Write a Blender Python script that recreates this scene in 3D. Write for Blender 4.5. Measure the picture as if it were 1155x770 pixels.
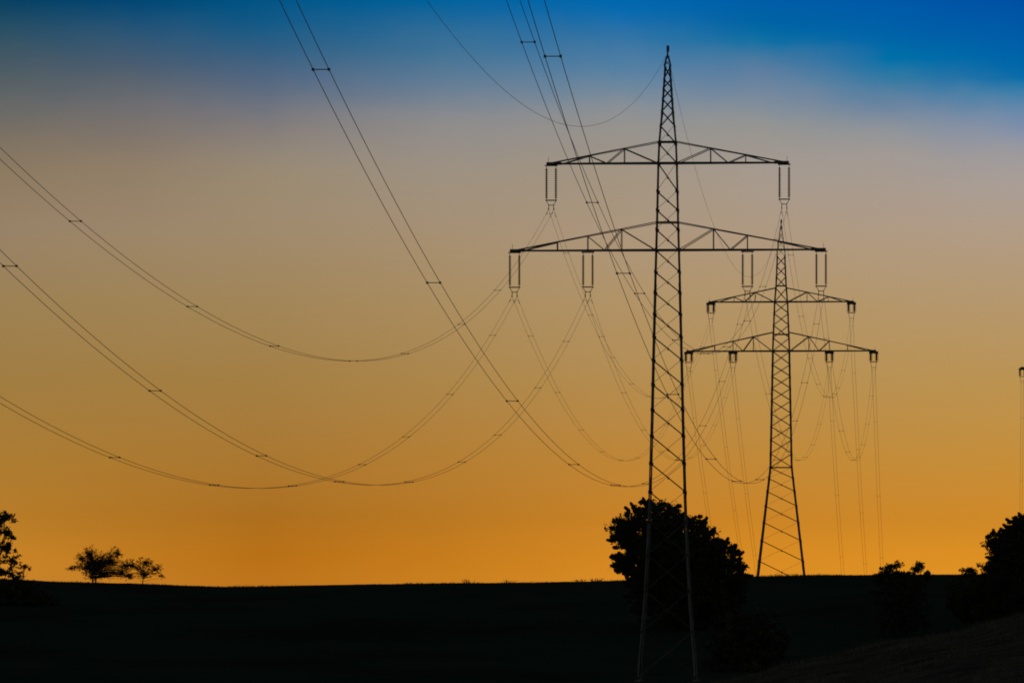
import bpy, math, random
import numpy as np
from mathutils import Vector, Matrix, noise

for o in list(bpy.data.objects):
    bpy.data.objects.remove(o, do_unlink=True)
SC = bpy.context.scene
COL = SC.collection

# ------------------------------------------------------------------ camera
EYE = 1.7                      # eye height above the ground under the camera
F = 6869.0                     # focal length in photograph pixels (1155 wide)
cam_d = bpy.data.cameras.new('camera')
cam_d.sensor_width = 36.0
cam_d.lens = F / 1155.0 * 36.0
cam_d.shift_y = 295.0 / 1155.0
cam_d.clip_start = 0.5
cam_d.clip_end = 30000.0
cam = bpy.data.objects.new('camera', cam_d)
cam.location = (0, 0, EYE)
cam.rotation_euler = (math.radians(90), 0, 0)
COL.objects.link(cam)
SC.camera = cam

# ------------------------------------------------------------------ sky
def s2l(c):
    c = c / 255.0
    return c / 12.92 if c <= 0.04045 else ((c + 0.055) / 1.055) ** 2.4

world = bpy.data.worlds.new('World')
SC.world = world
world.use_nodes = True
nt = world.node_tree
nt.nodes.clear()
N = nt.nodes.new
L = nt.links.new

def wmath(op, a, b=None, c=None, clamp=False):
    n = N('ShaderNodeMath'); n.operation = op; n.use_clamp = clamp
    for i, v in enumerate((a, b, c)):
        if v is None: continue
        if isinstance(v, (int, float)): n.inputs[i].default_value = v
        else: L(v, n.inputs[i])
    return n.outputs[0]

tc = N('ShaderNodeTexCoord')
sep = N('ShaderNodeSeparateXYZ'); L(tc.outputs['Generated'], sep.inputs[0])
elev = wmath('ARCSINE', sep.outputs['Z'])
azim = wmath('ARCTAN2', sep.outputs['X'], sep.outputs['Y'])
# faint banks of thin high cloud drift the colour bands up and down
nmap = N('ShaderNodeMapping'); nmap.inputs['Scale'].default_value = (9, 9, 60)
L(tc.outputs['Generated'], nmap.inputs['Vector'])
nz = N('ShaderNodeTexNoise'); nz.inputs['Scale'].default_value = 1.0; nz.inputs['Detail'].default_value = 4
L(nmap.outputs[0], nz.inputs['Vector'])
nmap2 = N('ShaderNodeMapping'); nmap2.inputs['Scale'].default_value = (120, 120, 190)
L(tc.outputs['Generated'], nmap2.inputs['Vector'])
nz2 = N('ShaderNodeTexNoise'); nz2.inputs['Scale'].default_value = 1.0; nz2.inputs['Detail'].default_value = 3
L(nmap2.outputs[0], nz2.inputs['Vector'])
drift = wmath('MULTIPLY', wmath('SUBTRACT', nz.outputs[0], 0.5), 0.0032)
drift2 = wmath('MULTIPLY', wmath('SUBTRACT', nz2.outputs[0], 0.5), 0.0022)
el = wmath('ADD', wmath('ADD', elev, drift), drift2)

RMAX = 0.40
def ramp(stops):
    r = N('ShaderNodeValToRGB')
    cr = r.color_ramp
    pts = [((680 - y) / F / RMAX, c) for y, c in stops]
    pts = sorted(pts)
    pts.append((0.16 / RMAX, None)); pts.append((1.0, None))
    top = stops[0][1]
    pts[-2] = (0.17 / RMAX, tuple(v * 0.7 for v in top))
    pts[-1] = (1.0, (8, 40, 70))
    while len(cr.elements) < len(pts): cr.elements.new(0.5)
    for e, (p, c) in zip(cr.elements, pts):
        e.position = max(0, p); e.color = (s2l(c[0]), s2l(c[1]), s2l(c[2]), 1)
    L(wmath('DIVIDE', el, RMAX, clamp=True), r.inputs[0])
    return r.outputs[0]

UPPER = [
 (0, [(0,(5,62,96)),(20,(25,72,98)),(42,(45,80,100)),(62,(62,86,99)),(92,(80,93,98)),(122,(98,102,98)),(145,(110,106,95)),(168,(123,112,92)),(198,(135,118,88))]),
 (150, [(0,(0,70,116)),(20,(20,78,118)),(42,(45,86,118)),(80,(75,93,112)),(105,(93,101,108)),(122,(107,107,109)),(150,(121,113,103)),(190,(138,122,96))]),
 (300, [(0,(0,84,132)),(30,(20,90,135)),(60,(50,95,130)),(90,(78,101,128)),(110,(92,107,125)),(127,(113,116,122)),(150,(128,122,116)),(178,(142,131,112)),(205,(148,134,104))]),
 (500, [(0,(0,98,156)),(12,(14,100,155)),(30,(40,106,152)),(60,(65,115,150)),(98,(98,124,148)),(118,(118,130,142)),(135,(136,137,137)),(160,(144,139,131)),(195,(152,141,120))]),
 (700, [(0,(0,103,175)),(20,(12,108,174)),(40,(45,114,166)),(80,(85,128,162)),(105,(112,136,154)),(125,(138,143,145)),(150,(148,144,135)),(195,(156,144,120))]),
 (855, [(0,(0,93,168)),(25,(0,99,164)),(45,(8,112,163)),(60,(62,120,160)),(80,(93,126,160)),(110,(118,136,155)),(130,(140,145,145)),(150,(150,147,138)),(195,(160,150,134))]),
 (1000, [(0,(0,86,168)),(40,(0,98,168)),(73,(0,114,167)),(90,(52,122,162)),(120,(105,131,157)),(150,(140,146,148)),(175,(157,150,141)),(215,(162,150,132))]),
 (1150, [(0,(0,77,162)),(50,(0,94,168)),(88,(0,106,168)),(105,(48,124,167)),(130,(103,136,166)),(150,(125,141,165)),(172,(150,150,151)),(202,(163,154,143))]),
]
LOWY = [260, 340, 430, 510, 585, 630, 655]
LOWX = [0, 300, 720, 1110]
LOWC = [[(143,124,91),(152,126,76),(160,124,64),(172,124,50),(184,124,40),(192,126,36),(192,126,40)],
        [(151,132,96),(157,130,80),(163,126,66),(170,120,50),(172,111,30),(176,106,19),(180,110,24)],
        [(163,144,112),(172,144,96),(180,140,78),(190,134,56),(200,130,38),(205,131,32),(208,134,34)],
        [(168,150,122),(176,148,102),(186,146,80),(197,142,58),(207,137,40),(212,138,32),(215,140,32)]]
SKY = []
for x, up in UPPER:
    low = []
    for j, y in enumerate(LOWY):
        low.append((y, tuple(float(np.interp(x, LOWX, [LOWC[k][j][i] for k in range(4)])) for i in range(3))))
    st = []
    for y, c in up + low:                      # pale mauve-grey veil in the middle of the sky
        w = max(0.0, 1 - abs(y - 260) / 190.0)
        st.append((y, (c[0] + 9 * w, c[1] + 6 * w, c[2] + 13 * w) if y < 600 else (c[0] + 9, c[1] + 6, c[2] + 3)))
    SKY.append((x, st))
prev = None
for i, (x, st) in enumerate(SKY):
    c = ramp(st)
    if prev is None: prev = c; px = x; continue
    a0 = (px - 577.5) / F; a1 = (x - 577.5) / F
    mr = N('ShaderNodeMapRange'); mr.interpolation_type = 'LINEAR'
    mr.inputs['From Min'].default_value = a0; mr.inputs['From Max'].default_value = a1
    L(azim, mr.inputs['Value'])
    mx = N('ShaderNodeMix'); mx.data_type = 'RGBA'
    L(mr.outputs[0], mx.inputs[0]); L(prev, mx.inputs[6]); L(c, mx.inputs[7])
    prev = mx.outputs[2]; px = x
bg_dusk = N('ShaderNodeBackground'); L(prev, bg_dusk.inputs['Color']); bg_dusk.inputs['Strength'].default_value = 1.0

SUN_EL, SUN_AZ = math.radians(1.2), math.radians(3.0)
sky = N('ShaderNodeTexSky'); sky.sky_type = 'NISHITA'; sky.sun_disc = False
sky.sun_elevation = SUN_EL; sky.sun_rotation = SUN_AZ
bg_sky = N('ShaderNodeBackground'); L(sky.outputs[0], bg_sky.inputs['Color']); bg_sky.inputs['Strength'].default_value = 0.10
# the glow in the west fills a wide sector low down; the rest of the dome is the Nishita dusk
aabs = wmath('ABSOLUTE', azim)
m1 = N('ShaderNodeMapRange'); m1.interpolation_type = 'SMOOTHSTEP'
m1.inputs['From Min'].default_value = 0.5; m1.inputs['From Max'].default_value = 1.4
m1.inputs['To Min'].default_value = 1; m1.inputs['To Max'].default_value = 0
L(aabs, m1.inputs['Value'])
m2 = N('ShaderNodeMapRange'); m2.interpolation_type = 'SMOOTHSTEP'
m2.inputs['From Min'].default_value = 0.14; m2.inputs['From Max'].default_value = 0.45
m2.inputs['To Min'].default_value = 1; m2.inputs['To Max'].default_value = 0
L(elev, m2.inputs['Value'])
mask = wmath('MULTIPLY', m1.outputs[0], m2.outputs[0])
ms = N('ShaderNodeMixShader'); L(mask, ms.inputs[0]); L(bg_sky.outputs[0], ms.inputs[1]); L(bg_dusk.outputs[0], ms.inputs[2])
wo = N('ShaderNodeOutputWorld'); L(ms.outputs[0], wo.inputs['Surface'])

sun_d = bpy.data.lights.new('sun', 'SUN')
sun_d.energy = 0.05; sun_d.angle = math.radians(0.5); sun_d.color = (1.0, 0.72, 0.45)
sun = bpy.data.objects.new('sun', sun_d)
sdir = Vector((math.sin(SUN_AZ) * math.cos(SUN_EL), math.cos(SUN_AZ) * math.cos(SUN_EL), math.sin(SUN_EL)))
sun.rotation_euler = (-sdir).to_track_quat('-Z', 'Y').to_euler()
sun.location = (0, 0, 200)
COL.objects.link(sun)

vs = SC.view_settings
vs.view_transform = 'Standard'; vs.look = 'None'; vs.exposure = 0.0; vs.gamma = 1.0; vs.use_curve_mapping = False

# ------------------------------------------------------------------ materials
def mat(name, build):
    m = bpy.data.materials.new(name); m.use_nodes = True
    t = m.node_tree; b = t.nodes['Principled BSDF']
    build(t, b)
    return m

def noisy(c1, c2, scale, rough, metal=0.0, detail=5, bump=0.0):
    def f(t, b):
        g = t.nodes.new('ShaderNodeTexCoord')
        n = t.nodes.new('ShaderNodeTexNoise'); n.inputs['Scale'].default_value = scale; n.inputs['Detail'].default_value = detail
        t.links.new(g.outputs['Object'], n.inputs['Vector'])
        r = t.nodes.new('ShaderNodeValToRGB')
        r.color_ramp.elements[0].position = 0.35; r.color_ramp.elements[0].color = (*c1, 1)
        r.color_ramp.elements[1].position = 0.68; r.color_ramp.elements[1].color = (*c2, 1)
        t.links.new(n.outputs[0], r.inputs[0]); t.links.new(r.outputs[0], b.inputs['Base Color'])
        b.inputs['Roughness'].default_value = rough; b.inputs['Metallic'].default_value = metal
        if bump:
            bp = t.nodes.new('ShaderNodeBump'); bp.inputs['Strength'].default_value = bump
            t.links.new(n.outputs[0], bp.inputs['Height']); t.links.new(bp.outputs[0], b.inputs['Normal'])
    return f

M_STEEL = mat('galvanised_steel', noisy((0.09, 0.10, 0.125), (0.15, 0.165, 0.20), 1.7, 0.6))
M_STEEL_SHADE = mat('shaded_dark_steel', noisy((0.03, 0.026, 0.022), (0.07, 0.055, 0.045), 2.0, 0.8))  # same steel, with the shade on the rear bracing put into its colour
M_CABLE = mat('weathered_aluminium_cable', noisy((0.16, 0.16, 0.16), (0.26, 0.26, 0.26), 0.4, 0.7))
M_INS = mat('brown_glazed_porcelain', noisy((0.035, 0.02, 0.014), (0.06, 0.035, 0.025), 3, 0.35))
M_CONC = mat('footing_concrete', noisy((0.11, 0.105, 0.095), (0.22, 0.21, 0.19), 4, 0.9))
M_BARK = mat('bark', noisy((0.03, 0.022, 0.016), (0.07, 0.055, 0.04), 3, 0.95, bump=0.4))
M_LEAF = mat('leaves', noisy((0.018, 0.03, 0.012), (0.04, 0.06, 0.02), 0.7, 0.75))
M_LEAF2 = mat('hedge_leaves', noisy((0.015, 0.026, 0.012), (0.035, 0.05, 0.02), 0.9, 0.75))
M_DRY = mat('dry_grass', noisy((0.09, 0.07, 0.05), (0.2, 0.16, 0.11), 0.8, 0.9))
M_WEED = mat('field_weeds', noisy((0.02, 0.032, 0.015), (0.05, 0.06, 0.025), 0.8, 0.9))

def ground_mat(t, b):
    g = t.nodes.new('ShaderNodeNewGeometry')
    sp = t.nodes.new('ShaderNodeSeparateXYZ'); t.links.new(g.outputs['Position'], sp.inputs[0])
    mp = t.nodes.new('ShaderNodeMapping'); mp.inputs['Scale'].default_value = (0.035, 0.03, 0.03)
    t.links.new(g.outputs['Position'], mp.inputs['Vector'])
    n1 = t.nodes.new('ShaderNodeTexNoise'); n1.inputs['Scale'].default_value = 1.0; n1.inputs['Detail'].default_value = 8
    n1.inputs['Roughness'].default_value = 0.65
    t.links.new(mp.outputs[0], n1.inputs['Vector'])
    r1 = t.nodes.new('ShaderNodeValToRGB')
    e = r1.color_ramp.elements
    e[0].position = 0.36; e[0].color = (0.018, 0.030, 0.022, 1)
    e[1].position = 0.66; e[1].color = (0.030, 0.052, 0.042, 1)
    t.links.new(n1.outputs[0], r1.inputs[0])
    n2 = t.nodes.new('ShaderNodeTexNoise'); n2.inputs['Scale'].default_value = 0.9; n2.inputs['Detail'].default_value = 9
    n2.inputs['Roughness'].default_value = 0.7
    t.links.new(g.outputs['Position'], n2.inputs['Vector'])
    r2 = t.nodes.new('ShaderNodeValToRGB')
    e = r2.color_ramp.elements
    e[0].position = 0.38; e[0].color = (0.03, 0.028, 0.024, 1)
    e[1].position = 0.68; e[1].color = (0.11, 0.095, 0.08, 1)
    t.links.new(n2.outputs[0], r2.inputs[0])
    mr = t.nodes.new('ShaderNodeMapRange'); mr.inputs['From Min'].default_value = 165; mr.inputs['From Max'].default_value = 190
    mr.inputs['To Min'].default_value = 1; mr.inputs['To Max'].default_value = 0
    t.links.new(sp.outputs['Y'], mr.inputs['Value'])
    mx = t.nodes.new('ShaderNodeMix'); mx.data_type = 'RGBA'
    t.links.new(mr.outputs[0], mx.inputs[0]); t.links.new(r1.outputs[0], mx.inputs[6]); t.links.new(r2.outputs[0], mx.inputs[7])
    t.links.new(mx.outputs[2], b.inputs['Base Color'])
    b.inputs['Roughness'].default_value = 1.0
    b.inputs['Specular IOR Level'].default_value = 0.0
M_GROUND = mat('field_and_bank', ground_mat)

# ------------------------------------------------------------------ mesh helpers
class MB:
    def __init__(s): s.v = []; s.f = []
    def add(s, vs, fs):
        b = len(s.v); s.v += [tuple(v) for v in vs]; s.f += [tuple(i + b for i in f) for f in fs]
    def frame(s, a, b, up=None):
        d = (Vector(b) - Vector(a)); l = d.length; d = d / l
        u = Vector(up) if up is not None else Vector((0, 0, 1))
        if abs(d.dot(u)) > 0.97: u = Vector((0, 1, 0)) if abs(d.y) < 0.9 else Vector((1, 0, 0))
        x = d.cross(u).normalized(); y = x.cross(d).normalized()
        return d, x, y
    def bar(s, a, b, w, h=None, up=None):
        h = h or w
        a = Vector(a); b = Vector(b); d, x, y = s.frame(a, b, up)
        vs = [p + x * sx * w / 2 + y * sy * h / 2 for p in (a, b) for sx, sy in ((-1, -1), (1, -1), (1, 1), (-1, 1))]
        s.add(vs, [(0, 1, 2, 3), (7, 6, 5, 4), (0, 4, 5, 1), (1, 5, 6, 2), (2, 6, 7, 3), (3, 7, 4, 0)])
    def angle(s, a, b, w, sx, sy, t=None):
        """L-section member, flanges along -sx*X and -sy*Y from the corner line a-b"""
        t = t or w * 0.18
        a = Vector(a); b = Vector(b)
        prof = [(0, 0), (-w, 0), (-w, -t), (-t, -t), (-t, -w), (0, -w)]
        vs = [p + Vector((q[0] * sx, q[1] * sy, 0)) for p in (a, b) for q in prof]
        fs = [(i, (i + 1) % 6, (i + 1) % 6 + 6, i + 6) for i in range(6)]
        fs += [(5, 4, 3, 0), (3, 2, 1, 0), (6, 9, 10, 11), (6, 7, 8, 9)]
        s.add(vs, fs)
    def tube(s, pts, rad, n=6, cap=True):
        pts = [Vector(p) for p in pts]; rings = []
        ref = None
        for i, p in enumerate(pts):
            d = (pts[min(i + 1, len(pts) - 1)] - pts[max(i - 1, 0)]).normalized()
            if ref is None:
                ref = Vector((0, 0, 1)) if abs(d.z) < 0.9 else Vector((1, 0, 0))
            x = d.cross(ref).normalized(); y = x.cross(d).normalized(); ref = y
            r = rad[i] if isinstance(rad, (list, tuple)) else rad
            rings.append([p + (x * math.cos(2 * math.pi * k / n) + y * math.sin(2 * math.pi * k / n)) * r for k in range(n)])
        vs = [v for r in rings for v in r]; fs = []
        for i in range(len(rings) - 1):
            for k in range(n):
                fs.append((i * n + k, i * n + (k + 1) % n, (i + 1) * n + (k + 1) % n, (i + 1) * n + k))
        if cap:
            fs.append(tuple(range(n - 1, -1, -1))); fs.append(tuple((len(rings) - 1) * n + k for k in range(n)))
        s.add(vs, fs)
    def plate(s, c, w, h, t):
        c = Vector(c)
        s.bar(c - Vector((0, t / 2, 0)), c + Vector((0, t / 2, 0)), w, h, up=(0, 0, 1))
    def build(s, name, m, parent=None, loc=None, smooth=False):
        me = bpy.data.meshes.new(name); me.from_pydata(s.v, [], s.f); me.materials.append(m)
        if smooth: me.polygons.foreach_set('use_smooth', [True] * len(me.polygons))
        me.update()
        o = bpy.data.objects.new(name, me); COL.objects.link(o)
        if parent: o.parent = parent
        if loc is not None: o.location = loc
        return o

def tag(o, label=None, cat=None, group=None, kind=None):
    if label: o['label'] = label
    if cat: o['category'] = cat
    if group: o['group'] = group
    if kind: o['kind'] = kind
    return o

def empty(name, loc, rz=0.0):
    o = bpy.data.objects.new(name, None); o.location = loc; o.rotation_euler = (0, 0, rz)
    o.empty_display_size = 1.0; COL.objects.link(o); return o

def copy_tree(o, parent=None):
    c = o.copy(); COL.objects.link(c); c.parent = parent
    for ch in list(o.children): copy_tree(ch, c)
    return c

def px2x(px, Y): return (px - 577.5) / F * Y
def py2z(py, Y): return EYE + (680 - py) / F * Y

# ------------------------------------------------------------------ terrain
BASE = [(-60, -1.7), (0, -1.7), (60, -2.1), (100, -2.9), (200, -4.3), (350, -5.9), (450, -6.7), (530, -6.8), (580, -5.9),
        (640, -3.6), (700, -0.6), (740, 0.2)]
CREST = [(-400, 650), (0, 653), (60, 656), (140, 658), (200, 660), (250, 662), (300, 661), (400, 659), (480, 658), (600, 657),
         (680, 655), (850, 650.5), (910, 648.5), (1000, 648), (1080, 648), (1155, 647), (1500, 645)]
cx_ = [px2x(p, 775) for p, _ in CREST]; cz_ = [(680 - y) / F * 775 for _, y in CREST]
def smooth(t): t = min(1, max(0, t)); return t * t * (3 - 2 * t)
def ground_z(X, Y):
    cr = float(np.interp(X, cx_, cz_))
    pts = BASE[:-2] + [(700, cr * 0.45 - 1.4), (745, cr - 0.55), (772, cr), (790, cr + 0.05), (830, cr - 1.6), (880, -1.4), (960, -7),
                       (1150, -22), (1500, -45), (2500, -60), (5000, -50), (20000, -60)]
    z = float(np.interp(Y, [p[0] for p in pts], [p[1] for p in pts]))
    # rounded hill under the pylon at the right
    z += max(0, 4.75 - z) * math.exp(-(((X - 106) / 60) ** 4 + ((Y - 1100) / 60) ** 4)) if Y > 900 else 0
    # near grassy bank, rising to the right
    R = -1.68 + (X - 6.13) * 0.222 - max(0, 4.0 - X) * 0.25 + 0.12 * noise.noise(Vector((X * 0.5, 3.1, 0))) + 0.05 * noise.noise(Vector((X * 1.7, 8.1, 0)))
    R = min(R, 4.0)
    if Y < 150: bz = max(R - 0.018 * (150 - Y), -1.75 - max(0, 8 - X) * 0.12)
    else: bz = R - (Y - 150) * 0.07
    if Y > 10:
        k = 0.15; d = bz - z
        z = z + (d + math.sqrt(d * d + k * k)) / 2 - (0.0 if d > -3 else 0)
        z -= (math.sqrt(9 + k * k) - 3) / 2 if False else 0
    amp = 0.10 if Y > 400 else 0.03
    z += amp * noise.noise(Vector((X * 0.13, Y * 0.11, 1.3))) + amp * 0.4 * noise.noise(Vector((X * 0.5, Y * 0.3, 5.3)))
    return z + EYE

def axis():
    ys = []; y = -60.0
    while y < 20000:
        ys.append(y)
        if y < 40: st = 6
        elif y < 135: st = 4
        elif y < 165: st = 0.8
        elif y < 500: st = 10
        elif y < 720: st = 4
        elif y < 800: st = 1.5
        elif y < 1200: st = 8
        else: st = (y - 1100) * 0.25
        y += st
    ys.append(20000); return ys
ys = axis(); NC = 221
gv = []; gf = []
for y in ys:
    W = 90 + abs(y) * 0.95
    for c in range(NC):
        t = c / (NC - 1) * 2 - 1
        x = W * (0.13 * t + 0.87 * t ** 5)
        gv.append((x, y, ground_z(x, y)))
for i in range(len(ys) - 1):
    for c in range(NC - 1):
        a = i * NC + c; gf.append((a, a + 1, a + NC + 1, a + NC))
g = MB(); g.v = gv; g.f = gf
ground = g.build('ground', M_GROUND, smooth=True); tag(ground, kind='structure')

# ------------------------------------------------------------------ insulators
def string_mesh(length, rad, name='insulator_string', hang=0.25, n=16):
    m = MB(); pts = []; rr = []
    prof = [(0, 0.025), (-hang, 0.025)]
    z = -hang; st = (length - hang - 0.15) / n
    for i in range(n):
        prof += [(z, rad * 0.38), (z - st * 0.45, rad * 0.42), (z - st * 0.55, rad), (z - st * 0.8, rad * 0.92), (z - st * 0.85, rad * 0.38)]
        z -= st
    prof += [(z, 0.03), (-length, 0.03)]
    nn = 10; vs = []; fs = []
    for zz, r in prof:
        vs += [(r * math.cos(2 * math.pi * k / nn), r * math.sin(2 * math.pi * k / nn), zz) for k in range(nn)]
    for i in range(len(prof) - 1):
        for k in range(nn):
            fs.append((i * nn + k, (i + 1) * nn + k, (i + 1) * nn + (k + 1) % nn, i * nn + (k + 1) % nn))
    m.add(vs, fs)
    return m

def insulator_long(parent, x, z):
    """twin suspension string; wire clamps 3.85 m under the arm"""
    root = empty('insulator_set', (x, 0, z)); root.parent = parent
    for sx in (-1, 1):
        string_mesh(3.0, 0.13).build('insulator_string', M_INS, root, (sx * 0.41, 0, -0.05))
    m = MB()
    m.bar((-0.5, 0, -3.08), (0.5, 0, -3.08), 0.06, 0.10, up=(0, 0, 1))
    for sx in (-1, 1):
        m.bar((sx * 0.45, 0, -3.08), (sx * 0.2, 0, -3.5), 0.05)
        m.bar((sx * 0.2, 0, -3.5), (sx * 0.225, 0, -3.85), 0.06)
        m.bar((sx * 0.225, -0.22, -3.86), (sx * 0.225, 0.22, -3.86), 0.09)
    m.bar((-0.27, 0, -3.5), (0.27, 0, -3.5), 0.06)
    m.build('yoke_plate', M_STEEL, root)
    h = MB()
    h.bar((-0.55, 0, -0.06), (0.55, 0, -0.06), 0.12, 0.10)
    h.build('hanger', M_STEEL, root)
    return root

def insulator_short(parent, x, z):
    """compact strong set on the second pylon; wire clamps 2.75 m under the arm"""
    root = empty('insulator_set', (x, 0, z)); root.parent = parent
    for sx in (-1, 1):
        string_mesh(1.45, 0.30, n=9, hang=0.1).build('insulator_string', M_INS, root, (sx * 0.42, 0, -0.05))
    h = MB(); h.bar((-0.66, 0, -0.14), (0.66, 0, -0.14), 0.34, 0.34); h.build('hanger', M_STEEL, root)
    m = MB(); m.bar((-0.58, 0, -1.5), (0.58, 0, -1.5), 0.08, 0.12, up=(0, 0, 1))
    for sx in (-1, 1):
        m.bar((sx * 0.42, 0, -1.5), (sx * 0.225, 0, -2.72), 0.06)
        m.bar((sx * 0.225, -0.22, -2.75), (sx * 0.225, 0.22, -2.75), 0.09)
    m.bar((-0.3, 0, -2.3), (0.3, 0, -2.3), 0.05)
    m.build('yoke_plate', M_STEEL, root)
    return root

# ------------------------------------------------------------------ lattice pylons
def make_pylon(cfg):
    """cfg: prof [(height, half width)], knee height, panels, arms"""
    root = empty('lattice_pylon', (0, 0, 0))
    H = [p[0] for p in cfg['prof']]; W = [p[1] for p in cfg['prof']]
    hw = lambda z: float(np.interp(z, H, W))
    zs = cfg['levels']; ztop = cfg['body_top']
    lev = sorted(set([h for h in H if h <= ztop]))
    for sx in (-1, 1):
        for sy in (-1, 1):
            m = MB()
            for a, b in zip(lev[:-1], lev[1:]):
                w = cfg['leg_w'] * (1.0 if a < H[-1] * 0.6 else 0.8)
                m.angle((sx * hw(a), sy * hw(a), a), (sx * hw(b), sy * hw(b), b + 0.01), w, sx, sy, t=w * 0.3)
            # step bolts up one leg
            if sx == 1 and sy == -1:
                z = 3.0
                while z < ztop - 1: m.bar((hw(z) - 0.02, -hw(z), z), (hw(z) + 0.12, -hw(z), z), 0.02); z += 0.4
            m.build('leg', M_STEEL, root)
            f = MB(); x = sx * hw(0); y = sy * hw(0)
            f.tube([(x, y, -1.6), (x, y, 0.0), (x, y, 0.12)], [0.34, 0.34, 0.24], 12)
            f.build('footing', M_CONC, root)
    m = MB(); mf = MB(); bw = cfg['brace_w']
    xs = cfg.get('x_above', 1e9)
    for i, (a, b) in enumerate(zip(zs[:-1], zs[1:])):
        wa, wb = hw(a) - 0.02, hw(b) - 0.02
        full = a >= xs
        # front and rear faces; a single diagonal each, opposite ways, or a full X higher up
        for sy in (-1, 1):
            o = sy * 0.0
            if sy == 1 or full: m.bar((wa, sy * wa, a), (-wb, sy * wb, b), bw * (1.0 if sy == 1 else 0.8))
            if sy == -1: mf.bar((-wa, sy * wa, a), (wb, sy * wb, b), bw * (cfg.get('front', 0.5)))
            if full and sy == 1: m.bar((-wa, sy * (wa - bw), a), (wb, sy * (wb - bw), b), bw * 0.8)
        for sx in (-1, 1):
            m.bar((sx * wa, -wa * sx, a), (sx * wb, wb * sx, b), bw * 0.8)
            if full: m.bar((sx * (wa - bw), wa * sx, a), (sx * (wb - bw), -wb * sx, b), bw * 0.7)
        for sx in (-1, 1):
            for sy in (-1, 1):
                pw = 0.24 if a < xs else 0.14
                m.plate((sx * (hw(a) - pw / 3), sy * (hw(a) + 0.015), a), pw, pw * 1.15, 0.02)
        # mid-diagonal plate where front and rear bracing pass
        if cfg.get('dots') and not full:
            m.plate((0, (wa + wb) / 2 - 0.0, (a + b) / 2), 0.18, 0.18, 0.06)
    for z in cfg['rings']:
        w = hw(z) - 0.02
        for q in ((-1, -1, 1, -1), (1, -1, 1, 1), (1, 1, -1, 1), (-1, 1, -1, -1)):
            m.bar((q[0] * w, q[1] * w, z), (q[2] * w, q[3] * w, z), bw)
    m.build('bracing', M_STEEL_SHADE, root)
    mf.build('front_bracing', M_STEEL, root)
    # peak
    pk = MB(); zt = cfg['top']
    w0 = hw(ztop)
    for sx in (-1, 1):
        for sy in (-1, 1):
            pk.bar((sx * w0, sy * w0, ztop), (sx * 0.06, sy * 0.06, zt - 0.9), 0.10)
    n = cfg['peak_panels']
    for i in range(n):
        ta, tb = i / n, (i + 1) / n
        za, zb = ztop + (zt - 0.9 - ztop) * ta, ztop + (zt - 0.9 - ztop) * tb
        wa, wb = w0 + (0.06 - w0) * ta, w0 + (0.06 - w0) * tb
        for sy in (-1, 1):
            pk.bar((wa * sy, wa * sy, za), (-wb * sy, wb * sy, zb), 0.055)
            pk.bar((sy * wa, wa * sy, za), (sy * wb, -wb * sy, zb), 0.055)
    pk.bar((0, 0, zt - 1.0), (0, 0, zt), 0.14)
    pk.bar((0.03, 0, zt - 0.55), (0.03, 0, zt - 0.05), 0.24, 0.2)
    pk.build('peak', M_STEEL, root)
    # crossarms
    for (za, rise, half, nodes, pts) in cfg['arms']:
        m = MB(); wb = hw(za); wt = hw(za + rise)
        cw = cfg['chord_w']
        tipd = 0.28
        for s in (-1, 1):
            dep = lambda x: wb + (tipd - wb) * (abs(x) - wb) / (half - wb)
            topz = lambda x: za + rise * (1 - (abs(x) - wb) / (half * 0.955 - wb)) if abs(x) < half * 0.955 else za + 0.06
            tipx = half * 0.955
            for sy in (-1, 1):
                m.bar((s * wb, sy * wb, za), (s * half, sy * tipd, za), cw)
                m.bar((s * wt, sy * wt, za + rise), (s * tipx, sy * (tipd), za + 0.08), cw * 0.62)
                prevx = None
                for k, (xn, kind) in enumerate(nodes):
                    x = xn; d = dep(x)
                    tz = topz(x)
                    m.bar((s * x, sy * d, za), (s * x, sy * d * 0.98, tz), 0.06)
                # diagonals: body bottom -> node top -> next bottom
                seq = cfg['diag'](wb, nodes)
                for (xa, la, xb_, lb) in seq:
                    m.bar((s * xa, sy * dep(xa) * 0.99, za if la == 0 else topz(xa)), (s * xb_, sy * dep(xb_) * 0.99, za if lb == 0 else topz(xb_)), cw * 0.6)
            # plan bracing between the two bottom chords
            x = wb; up = 1; stp = (half - wb) / 8
            for k in range(8):
                m.bar((s * x, up * dep(x), za + 0.0), (s * (x + stp), -up * dep(x + stp), za), cw * 0.5)
                m.bar((s * (x + stp), up * dep(x + stp), za), (s * (x + stp), -up * dep(x + stp), za), cw * 0.5)
                x += stp; up = -up
            m.bar((s * (half - 1.3), 0, za + 0.02), (s * half, 0, za + 0.02), 0.22, 0.24, up=(0, 0, 1))
            m.bar((s * half * 0.985, 0, za), (s * half * 0.985, 0, za + 0.55), 0.03)
        for sy in (-1, 1): m.bar((-wb, sy * wb, za), (wb, sy * wb, za), cw)
        m.build('crossarm', M_STEEL, root)
        for x in pts:
            for s in (-1, 1): cfg['ins'](root, s * x, za - 0.1)
    return root

def diag(wb, nodes):
    out = []; prev = wb
    for i, (x, k) in enumerate(nodes):
        out.append((prev, 0, x, 1))
        if i + 1 < len(nodes):
            mid = (x + nodes[i + 1][0]) / 2 if k == 'mid' else nodes[i + 1][0]
            prev = mid
            if k == 'mid': out.append((x, 1, mid, 0))
        else:
            out.append((x, 1, x + (x - wb) * 0.28 + 0.6, 0))
    return out

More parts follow.
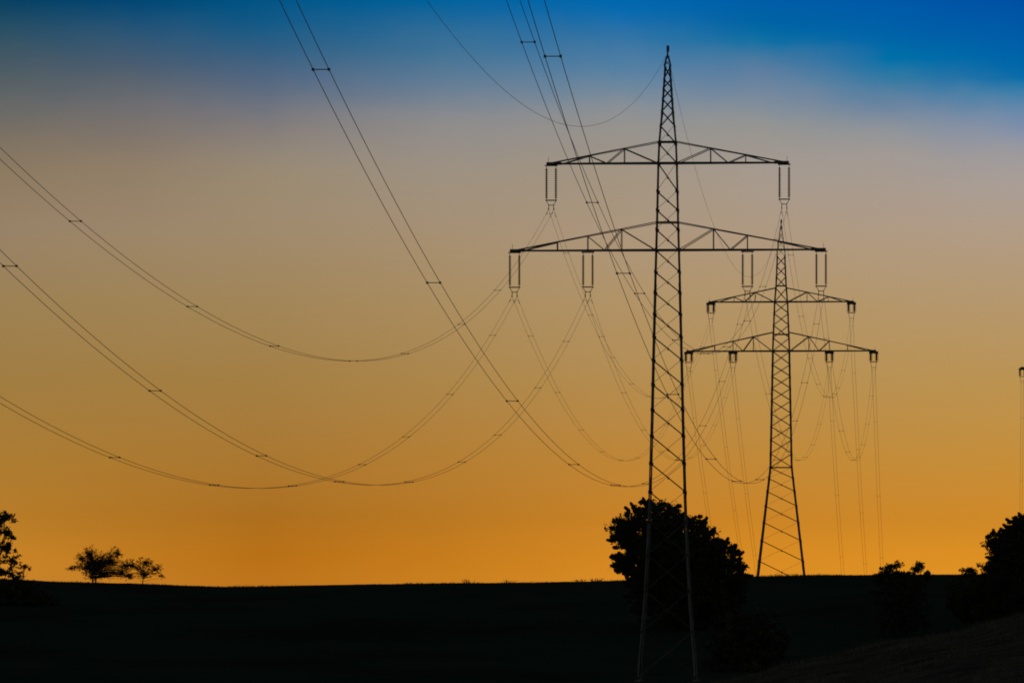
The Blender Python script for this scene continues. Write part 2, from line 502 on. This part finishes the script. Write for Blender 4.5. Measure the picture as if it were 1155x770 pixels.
# levels of the first pylon, read up the mast
def levels(z0, z1, hwf, k):
    zs = [z0]; z = z0
    while z < z1 - 0.5:
        z += hwf(z) * 2 * k; zs.append(min(z, z1))
    zs[-1] = z1
    if len(zs) > 2 and zs[-1] - zs[-2] < 0.6 * (zs[-2] - zs[-3]): zs.pop(-2)
    return zs

P1_prof = [(0, 2.52), (1.4, 2.47), (6.8, 2.03), (13.7, 1.67), (16.0, 1.59), (23.0, 1.40), (28.4, 1.28), (34.6, 1.12), (40.0, 0.965),
           (45.06, 0.85), (46.9, 0.77), (49.2, 0.56), (53.5, 0.27), (55.2, 0.08)]
hw1 = lambda z: float(np.interp(z, [p[0] for p in P1_prof], [p[1] for p in P1_prof]))
base_lv = levels(0.35, 37.5, hw1, 0.79)
lv1 = base_lv + levels(37.5, 45.06, hw1, 0.86)[1:] + levels(45.06, 53.5, hw1, 1.0)[1:]
cfg1 = dict(prof=P1_prof, levels=lv1, body_top=53.5, top=55.3, leg_w=0.13, brace_w=0.105, chord_w=0.115, rings=[37.5, 39.9, 45.06, 46.9],
            x_above=46.9, front=0.32, peak_panels=2, dots=True,
            arms=[(37.5, 2.4, 13.75, [(4.0, 'mid'), (6.95, 'x'), (9.6, 'x')], (6.95, 13.35)),
                  (45.06, 1.85, 10.55, [(3.75, 'mid'), (6.8, 'x')], (10.15,))],
            diag=diag, ins=insulator_long)
P2_prof = [(0, 4.16), (5.5, 3.45), (21.0, 1.64), (37.8, 1.29), (44.9, 1.01), (47.2, 0.80), (51.5, 0.62), (56.7, 0.08)]
hw2 = lambda z: float(np.interp(z, [p[0] for p in P2_prof], [p[1] for p in P2_prof]))
lv2 = levels(0.35, 21.0, hw2, 0.46) + levels(21.0, 37.8, hw2, 0.62)[1:] + levels(37.8, 44.9, hw2, 0.75)[1:] + levels(44.9, 51.5, hw2, 1.0)[1:]
cfg2 = dict(prof=P2_prof, levels=lv2, body_top=51.5, top=56.8, leg_w=0.22, brace_w=0.12, chord_w=0.16, rings=[21.0, 37.8, 40.2, 44.9, 47.2],
            x_above=20.9, front=0.25, peak_panels=4, dots=True,
            arms=[(37.8, 2.7, 13.7, [(4.0, 'mid'), (6.95, 'x'), (9.6, 'x')], (6.95, 13.35)),
                  (44.9, 2.0, 10.5, [(3.75, 'mid'), (6.8, 'x')], (10.15,))],
            diag=diag, ins=insulator_short)

VP = (1075 - 577.5) / F                         # bearing of the line of pylons
TH = math.atan(VP)
D1 = 530.0
def line_pos(u): return Vector((13.54 + VP * (u - 1) * D1, u * D1, 0))
p1 = line_pos(1.0); z1 = EYE - 6.8
p2 = line_pos(1.66); z2 = EYE - 1.4
pyl1 = make_pylon(cfg1); pyl1.location = (p1.x, p1.y, z1); pyl1.rotation_euler = (0, 0, -TH)
tag(pyl1, 'tallest steel lattice pylon, nearest, its foot in front of the dark round tree', 'pylon', 'lattice pylons')
pyl2 = make_pylon(cfg2); pyl2.location = (p2.x, p2.y, z2); pyl2.rotation_euler = (0, 0, -TH)
tag(pyl2, 'smaller steel lattice pylon against the orange sky, behind and right of the tallest one', 'pylon', 'lattice pylons')
Y3 = 1100.0; VP3 = (1130 - 577.5) / F; TH3 = math.atan(VP3)
X3 = px2x(1151.5, Y3) + 13.7 * math.cos(TH3)
z3 = EYE + 4.75
pyl3 = copy_tree(pyl2); pyl3.location = (X3, Y3, z3); pyl3.rotation_euler = (0, 0, -TH3)
tag(pyl3, 'lattice pylon mostly cut off by the right edge, only its crossarm tip showing', 'pylon', 'lattice pylons')

# ------------------------------------------------------------------ wires
def spacer_mesh():
    m = MB()
    m.bar((-0.225, 0, 0), (0.225, 0, 0), 0.02, 0.028)
    for s in (-1, 1):
        m.bar((s * 0.225, -0.08, 0), (s * 0.225, 0.08, 0), 0.066, 0.075)
    me = m.build('spacer', M_CABLE); d = me.data
    bpy.data.objects.remove(me); return d
SPM = spacer_mesh()

def catenary(pA, pB, A, n=70, s=None):
    """points from pA to pB (plan straight); heights h = parabola with 2nd coefficient A (m per m^2)"""
    pts = []; L_ = (Vector((pB.x, pB.y, 0)) - Vector((pA.x, pA.y, 0))).length
    for i in range(n + 1):
        t = i / n; d = t * L_
        z = pA.z + (pB.z - pA.z) * t - A * d * (L_ - d)
        pts.append(Vector((pA.x + (pB.x - pA.x) * t, pA.y + (pB.y - pA.y) * t, z)))
    return pts

UNIT = 1 / 12.96
Acoef = 1575 * UNIT / (D1 * D1 / math.cos(TH) ** 2)        # curvature measured from the photograph

def bundle(pA, pB, A, th, label, group, spac, n=70, rad=0.0115):
    root = empty('power_line', pA)
    tag(root, label, 'power line', group)
    pr = Vector((math.cos(th), -math.sin(th), 0)) * 0.225
    pts = catenary(pA, pB, A, n)
    for s in (-1, 1):
        m = MB(); m.tube([p + pr * s - pA for p in pts], rad, 5)
        m.build('cable', M_CABLE, root, smooth=True)
    Ly = pB.y - pA.y
    L0 = math.hypot(pB.x - pA.x, pB.y - pA.y)
    dirn = Vector((pB.x - pA.x, pB.y - pA.y, 0)) / L0
    for dd in (1.6, 2.6):
        zz = (pB.z - pA.z) * dd / L0 - A * dd * (L0 - dd)
        for s in (-1, 1):
            m = MB(); c = dirn * dd + Vector((0, 0, zz)) + pr * s
            m.bar(c, c - Vector((0, 0, 0.1)), 0.03)
            c = c - Vector((0, 0, 0.1)); m.tube([c - dirn * 0.22, c - dirn * 0.1, c + dirn * 0.1, c + dirn * 0.22], [0.035, 0.012, 0.012, 0.035], 6)
            m.build('vibration_damper', M_CABLE, root)
    for Y in spac:
        t = (Y - pA.y) / Ly
        if not 0.01 < t < 0.99: continue
        L_ = math.hypot(pB.x - pA.x, pB.y - pA.y); d = t * L_
        z = pA.z + (pB.z - pA.z) * t - A * d * (L_ - d)
        o = bpy.data.objects.new('spacer', SPM); COL.objects.link(o); o.parent = root
        o.location = (pA.x + (pB.x - pA.x) * t - pA.x, Y - pA.y, z - pA.z); o.rotation_euler = (0, 0, -th)
    return root

def attach(p, z, th, off, h):
    return Vector((p.x + off * math.cos(th), p.y - off * math.sin(th), z + h))

# name: (offset m, arm 0 lower / 1 upper, slope in px units at pylon 1, spacer phase u)
COND = {
 'LO': (-13.35, 0, 1300, 0.524), 'LI': (-6.95, 0, 1294, 0.3876), 'LU': (-10.15, 1, 1313, 0.388),
 'RI': (6.95, 0, 1308, 0.325), 'RO': (13.35, 0, 1315, 0.329), 'RU': (10.15, 1, 1327, 0.3967)}
CURV = {'RI': 1608, 'RO': 1644, 'RU': 1670}
WH = {'LO': 'left outer lower crossarm tip', 'LI': 'left inner lower crossarm insulators', 'LU': 'left upper crossarm tip',
      'RI': 'right inner lower crossarm insulators', 'RO': 'right outer lower crossarm tip', 'RU': 'right upper crossarm tip'}
NEAR = {'LO': 'twin cable sweeping off the left edge, lowest of three there, hung from left lower tip',
        'LI': 'twin cable sweeping off the left edge, middle of three there, hung left inside lower crossarm',
        'LU': 'twin cable sweeping off the left edge, highest of three there, hung from left upper tip',
        'RI': 'twin cable running off the top edge left of all others, hung right inside lower crossarm',
        'RO': 'twin cable leaving the top edge nearest the tallest pylon, hung from its right lower tip',
        'RU': 'twin cable leaving the top edge as second pair from left, hung from right upper tip'}
U0 = 0.18
p0 = line_pos(U0)
a1 = {0: 37.5 - 0.1 - 3.86, 1: 45.06 - 0.1 - 3.86}
a2 = {0: 37.8 - 0.1 - 2.75, 1: 44.9 - 0.1 - 2.75}
G1, G2, G3 = 'cables from the nearest pylon towards the viewer', 'cables between the two pylons', 'cables beyond the second pylon'
for k, (off, up, s, u0) in COND.items():
    q1 = attach(p1, z1, TH, off, a1[up])
    h1 = (q1.z - EYE) * 12.96
    d = 1 - U0
    ck = CURV.get(k, 1580)
    h0 = h1 - s * d + ck * d * d
    q0 = attach(p0, 0, TH, off, EYE + h0 * UNIT)
    jr = random.Random(k)
    sp = [(u0 + i * 0.0705 + (jr.uniform(-0.008, 0.008) if i > 2 else 0)) * D1 for i in range(-5, 14)]
    bundle(q1, q0, Acoef * ck / 1575, TH, NEAR[k], G1, sp, n=110)
    q2 = attach(p2, z2, TH, off, a2[up])
    sp = [(1.04 + i * 0.0705) * D1 for i in range(0, 9)]
    bundle(q1, q2, Acoef * 1.03, TH, 'twin cable sagging between the two pylons from the ' + WH[k], G2, sp)
    # beyond: steep drop into the valley behind the crest
    du = 0.68; q3 = attach(line_pos(1.66 + du), 0, TH, off, q2.z - 2145 * du * UNIT + 1575 * du * du * UNIT)
    sp = [(1.70 + i * 0.0705) * D1 for i in range(0, 10)]
    bundle(q2, q3, Acoef, TH, 'twin cable dropping behind the field from the smaller pylon, ' + WH[k], G3, sp, rad=0.017)
# cable of the far pylon at the right edge
q = attach(Vector((X3, Y3, 0)), z3, TH3, -13.35, a2[0])
e = Vector((q.x + VP3 * 360, q.y + 360, q.z - 2145 * 0.68 * UNIT + 1575 * 0.68 ** 2 * UNIT))
bundle(q, e, Acoef, TH3, 'twin cable dropping straight down along the right edge of the picture', None, [1120 + 38 * i for i in range(9)], rad=0.02)

def earth(pA, pB, A, label, n=90):
    m = MB(); pts = catenary(pA, pB, A, n)
    m.tube([p - pA for p in pts], 0.012, 5)
    o = m.build('earth_wire', M_CABLE, None, pA, smooth=True); tag(o, label, 'earth wire', 'earth wires')
qe1 = Vector((p1.x, p1.y, z1 + 54.6)); d = 1 - U0
he = (qe1.z - EYE) * 12.96
qe0 = Vector((p0.x, p0.y, EYE + (he - 1245 * d + 1522 * d * d) * UNIT))
earth(qe1, qe0, Acoef * 1522 / 1575, 'thin single wire from the tallest pylon top curving up to the left')
qe2 = Vector((p2.x, p2.y, z2 + 56.2))
earth(qe1, qe2, Acoef * 1536 / 1575, 'thin single wire running down from the tallest pylon top to the smaller pylon top')

# ------------------------------------------------------------------ trees
def foliage(clumps, leaf, per, seed, flat=0.7):
    """clumps: list of (x,y,z,r); returns leaf faces gathered round each clump"""
    rng = np.random.default_rng(seed)
    C = np.array([c[:3] for c in clumps]); R = np.array([c[3] for c in clumps])
    idx = np.repeat(np.arange(len(C)), per)
    n = len(idx)
    dirs = rng.normal(size=(n, 3)); dirs /= np.linalg.norm(dirs, axis=1)[:, None]
    rad = rng.random(n) ** 0.5 * R[idx] * rng.choice([1.0, 1.0, 1.0, 1.35], n)
    P = C[idx] + dirs * rad[:, None] * np.array([1, 1, flat])
    a = rng.normal(size=(n, 3)); a /= np.linalg.norm(a, axis=1)[:, None]
    b = np.cross(a, rng.normal(size=(n, 3))); b /= np.linalg.norm(b, axis=1)[:, None]
    s = leaf * rng.uniform(0.6, 1.3, n)[:, None]
    v = np.stack([P - a * s * 0.5, P + b * s * 0.30 + a * s * 0.05, P + a * s * 0.55, P - b * s * 0.30], 1).reshape(-1, 3)
    f = np.arange(n * 4).reshape(-1, 4)
    m = MB(); m.v = [tuple(x) for x in v]; m.f = [tuple(x) for x in f]
    return m

def limb(m, a, b, r0, r1, rng, sag=0.15, n=6):
    a = Vector(a); b = Vector(b); L_ = (b - a).length
    off = Vector((rng.uniform(-1, 1), rng.uniform(-1, 1), rng.uniform(0.2, 1))) * L_ * sag
    pts = [a.lerp(b, i / n) + off * math.sin(math.pi * i / n) for i in range(n + 1)]
    m.tube(pts, [r0 + (r1 - r0) * i / n for i in range(n + 1)], 6)
    return pts

def tree(name, X, Y, blobs, leaf, per, nclump, trunk_r, trunk_h, label, cat, seed, group=None, lean=(0, 0), cr=0.8,
         matl=None, limbs=14, stems=1, twigs=0, hollow=0.55, fine=False):
    """blobs: (cx, cz, rx, rz[, ry]) in metres relative to the foot; clumps fill them"""
    rng = random.Random(seed)
    gz = ground_z(X, Y)
    root = empty(name, (X, Y, gz - 0.05)); tag(root, label, cat, group)
    cl = []
    tot = sum(b[2] * b[3] for b in blobs)
    for b in blobs:
        ry = b[4] if len(b) > 4 else b[2] * 0.9
        k = max(3, int(nclump * b[2] * b[3] / tot))
        for _ in range(k):
            d = Vector((rng.gauss(0, 1), rng.gauss(0, 1), rng.gauss(0, 1))).normalized()
            r = rng.uniform(hollow, 1.0) if rng.random() < 0.75 else rng.uniform(0, hollow)
            k_ = rng.uniform(0.6, 1.25) if not fine else (rng.uniform(0.3, 0.7) if r > 0.86 else rng.uniform(1.1, 1.8))
            if fine and r > 0.9: r += abs(rng.gauss(0, 0.03))
            cl.append((b[0] + d.x * r * b[2], d.y * r * ry, max(0.3, b[1] + d.z * r * b[3]), cr * k_))
            if fine and r > 0.93 and rng.random() < 0.45:      # leading shoots past the crown
                for q, e in enumerate((0.16, 0.34, 0.5)):
                    cl.append((b[0] + d.x * (r * b[2] + e), d.y * (r * ry + e), max(0.3, b[1] + d.z * r * b[3] + e * max(d.z, 0.2)), 0.15 - 0.04 * q))
    wood = MB()
    for s in range(stems):
        sx = 0 if stems == 1 else (s - (stems - 1) / 2) * trunk_r * 3
        top = Vector((lean[0] + sx * 3, lean[1], trunk_h))
        pts = limb(wood, (sx, 0, -0.3), top, trunk_r, trunk_r * 0.55, rng, 0.06)
        for c in rng.sample(cl, min(len(cl), limbs)):
            st = pts[rng.choice([3, 4, 5, 6])]
            if c[2] < st.z * 0.8: st = pts[2]
            p2_ = limb(wood, st, c[:3], trunk_r * 0.38, trunk_r * 0.08, rng, 0.12)
            for _ in range(twigs):
                a = p2_[rng.choice([3, 4, 5])]
                e = Vector(c[:3]) + Vector((rng.gauss(0, 1), rng.gauss(0, 1), abs(rng.gauss(0, 1)))) * cr * 0.9
                limb(wood, a, e, trunk_r * 0.14, trunk_r * 0.04, rng, 0.1, 4)
    wood.build('trunk', M_BARK, root, smooth=True)
    foliage(cl, leaf, per, seed).build('crown', matl or M_LEAF, root)
    return root

def pxm(Y): return F / Y
# big round tree behind the first pylon
Y = 655; s = pxm(Y); X = px2x(755, Y)
def bl(cx, cy, rx, ry, Yd, x0, gz):      # photo-pixel ellipse -> metres relative to the foot
    s = F / Yd
    return ((cx - x0) / s, (680 - cy) / s + EYE - gz, rx / s, ry / s)
gz = ground_z(X, Y)
B = [bl(cx, cy, rx, ry, Y, 755, gz) for cx, cy, rx, ry in
     [(745, 618, 54, 52), (738, 596, 40, 33), (776, 622, 42, 42), (798, 650, 44, 48), (770, 640, 50, 40), (735, 630, 38, 30), (748, 668, 42, 40), (790, 680, 50, 30), (700, 602, 12, 18), (828, 650, 15, 24), (702, 634, 10, 8)]]
tree('broadleaf_tree', X, Y, B, 0.30, 95, 1900, 0.4, 5, 'large dark round tree behind the foot of the tallest pylon', 'tree', 11, limbs=26, cr=0.62, fine=True, hollow=0.8)
# low bush on the slope right of the first pylon's foot
Y = 560; X = px2x(842, Y); gz = ground_z(X, Y)
B = [bl(cx, cy, rx, ry, Y, 842, gz) for cx, cy, rx, ry in [(825, 722, 34, 36), (862, 722, 32, 34), (842, 742, 44, 26)]]
tree('bush', X, Y, B, 0.35, 80, 170, 0.2, 1.5, 'wide low black bush on the slope right of the tallest pylon foot', 'bush', 12, 'bushes on the field', limbs=10, cr=0.6, matl=M_LEAF2)
# bush breaking the skyline at the right
Y = 640; X = px2x(1017, Y); gz = ground_z(X, Y)
B = [bl(cx, cy, rx, ry, Y, 1017, gz) for cx, cy, rx, ry in [(1015, 668, 32, 24), (1003, 643, 10, 7), (1035, 640, 6, 8), (1012, 637, 7, 3), (1019, 649, 20, 6), (1020, 695, 36, 22), (993, 651, 8, 8), (1046, 650, 5, 6)]]
tree('bush', X, Y, B, 0.24, 45, 520, 0.18, 3, 'dark bush with two tufts breaking the skyline right of the smaller pylon', 'bush', 13, 'bushes on the field', limbs=34, cr=0.38, twigs=2, matl=M_LEAF2)
# tree at the right edge
Y = 650; X = px2x(1170, Y); gz = ground_z(X, Y)
B = [bl(cx, cy, rx, ry, Y, 1170, gz) for cx, cy, rx, ry in
     [(1176, 622, 46, 50), (1142, 628, 24, 32), (1158, 604, 20, 22), (1122, 611, 9, 11), (1128, 640, 14, 22), (1152, 662, 50, 36), (1105, 676, 34, 26), (1200, 640, 50, 50)]]
tree('broadleaf_tree', X, Y, B, 0.30, 95, 1900, 0.4, 5, 'large black tree half cut off by the right edge', 'tree', 14, limbs=24, cr=0.58, fine=True, hollow=0.8)
Y = 660; X = px2x(1088, Y); gz = ground_z(X, Y)
B = [bl(cx, cy, rx, ry, Y, 1088, gz) for cx, cy, rx, ry in [(1090, 648, 13, 9), (1102, 643, 8, 8), (1083, 668, 20, 16)]]
tree('bush', X, Y, B, 0.26, 45, 60, 0.1, 2, 'small thin bush at the left foot of the right edge tree', 'bush', 15, 'bushes on the field', limbs=14, cr=0.42, twigs=1, matl=M_LEAF2)
# left edge: loose tree, saplings and the hedge under it
Y = 705; X = px2x(-4, Y); gz = ground_z(X, Y)
B = [bl(cx, cy, rx, ry, Y, -4, gz) for cx, cy, rx, ry in
     [(4, 584, 12, 12), (8, 600, 9, 10), (-14, 592, 20, 20), (6, 618, 13, 10), (14, 606, 6, 6), (-12, 625, 26, 18), (14, 632, 10, 8), (2, 645, 22, 8)]]
tree('broadleaf_tree', X, Y, B, 0.27, 22, 380, 0.16, 6, 'loose airy tree cut off by the left edge above the hedge', 'tree', 16, limbs=50, cr=0.36, twigs=2, hollow=0.2)
Y = 710; X = px2x(27, Y); gz = ground_z(X, Y)
B = [bl(cx, cy, rx, ry, Y, 27, gz) for cx, cy, rx, ry in [(27, 638, 8, 5), (22, 646, 6, 5), (33, 640, 3, 3)]]
tree('sapling', X, Y, B, 0.26, 10, 26, 0.05, 4, 'spindly sapling beside the loose tree at the left edge', 'sapling', 17, limbs=16, cr=0.3, twigs=1, hollow=0.2)
Y = 700; X = px2x(22, Y); gz = ground_z(X, Y)
B = [bl(cx, cy, rx, ry, Y, 22, gz) for cx, cy, rx, ry in [(2, 668, 30, 16), (30, 669, 28, 15), (45, 674, 22, 10), (38, 656, 6, 5), (24, 655, 10, 6)]]
tree('hedge', X, Y, B, 0.30, 70, 200, 0.12, 1.5, 'long black hedge at the left edge under the loose tree', 'hedge', 18, limbs=10, cr=0.45, matl=M_LEAF2)
# two wispy trees on the crest
Y = 768; X = px2x(106, Y); gz = ground_z(X, Y)
B = [bl(cx, cy, rx, ry, Y, 106, gz) for cx, cy, rx, ry in
     [(101, 624, 12, 10), (91, 630, 8, 9), (99, 640, 11, 12), (113, 632, 11, 13), (125, 633, 11, 12), (133, 623, 7, 9), (120, 646, 12, 8), (137, 645, 8, 8), (104, 650, 12, 6), (142, 638, 7, 8), (80, 640, 5, 5), (146, 650, 8, 5)]]
tree('crest_tree', X, Y, B, 0.15, 8, 900, 0.11, 2.2, 'wispy spreading tree on the left skyline, wider of the pair', 'tree', 19, 'pair of small trees on the left skyline', limbs=150, cr=0.22, twigs=3, stems=2, hollow=0.2)
Y = 770; X = px2x(160, Y); gz = ground_z(X, Y)
B = [bl(cx, cy, rx, ry, Y, 160, gz) for cx, cy, rx, ry in
     [(164, 634, 12, 8), (150, 637, 8, 8), (175, 641, 10, 8), (162, 647, 11, 6), (182, 649, 5, 4), (145, 648, 6, 4), (143, 638, 7, 9)]]
tree('crest_tree', X, Y, B, 0.15, 8, 430, 0.07, 1.6, 'smaller lower twiggy tree right of the wider one on the left skyline', 'tree', 20, 'pair of small trees on the left skyline', limbs=80, cr=0.22, twigs=2, lean=(0.4, 0), hollow=0.2)

# weeds on the skyline
def weed(px, Y, h, w, label, seed):
    rng = random.Random(seed); X = px2x(px, Y); m = MB()
    for i in range(26):
        x = rng.gauss(0, w * 0.28); y = rng.gauss(0, w * 0.28); hh = h * rng.uniform(0.4, 1.0)
        dx = x * 0.9 + rng.gauss(0, 0.12); r = 0.03
        a = rng.random() * 3.14; c_, s_ = math.cos(a) * r, math.sin(a) * r
        m.add([(x - c_, y - s_, -0.1), (x + c_, y + s_, -0.1), (x + dx * 0.5 + c_, y + s_, hh * 0.6), (x + dx, y, hh), (x + dx * 0.5 - c_, y - s_, hh * 0.6)],
              [(0, 1, 2, 3, 4)])
    o = m.build('weed', M_WEED, None, (X, Y, ground_z(X, Y))); tag(o, label, 'weed', 'weeds on the skyline')
weed(527, 772, 0.62, 0.9, 'small weed tuft on the skyline, leftmost of the four in the middle', 31)
weed(573, 772, 0.6, 1.0, 'second weed tuft from the left on the middle skyline', 32)
weed(655, 770, 0.5, 0.9, 'weed tuft on the skyline third from left, nearing the big tree', 33)
weed(671, 770, 0.55, 1.0, 'weed tuft on the skyline closest to the big dark tree', 34)

# grass along the crest and on the near bank
def grass(name, spots, label, m_, seed):
    rng = random.Random(seed); m = MB()
    for (x, y, h, w) in spots:
        z = ground_z(x, y) - 0.03; a = rng.random() * 6.28
        c_, s_ = math.cos(a) * w, math.sin(a) * w; dx, dy = rng.gauss(0, h * 0.3), rng.gauss(0, h * 0.3)
        m.add([(x - c_, y - s_, z), (x + c_, y + s_, z), (x + dx, y + dy, z + h)], [(0, 1, 2)])
    o = m.build(name, m_); tag(o, label, 'grass', kind='stuff')
rng = random.Random(5); sp = []
for i in range(9000):
    x = rng.uniform(-72, 95); y = rng.uniform(764, 778)
    k = 0.5 + noise.noise(Vector((x * 0.18, 0.5, 0))) + 0.5 * noise.noise(Vector((x * 0.9, 0.5, 7)))
    sp.append((x, y, max(0.06, rng.uniform(0.06, 0.22) * (0.5 + k)), 0.035))
grass('skyline_grass', sp, 'short rough grass fringing the skyline of the field', M_WEED, 1)
sp = []
for i in range(45000):
    y = 100 + 58 * rng.random() ** 0.7; x = rng.uniform(-3, 0.09 * y + 3)
    if noise.noise(Vector((x * 0.8, y * 0.25, 0))) < -0.05 and rng.random() < 0.7: continue
    sp.append((x, y, rng.uniform(0.03, 0.2), 0.007))
grass('bank_grass', sp, 'dry brown grass covering the near bank at lower right', M_DRY, 2)

SC.render.engine = 'CYCLES'
SC.cycles.filter_width = 1.85
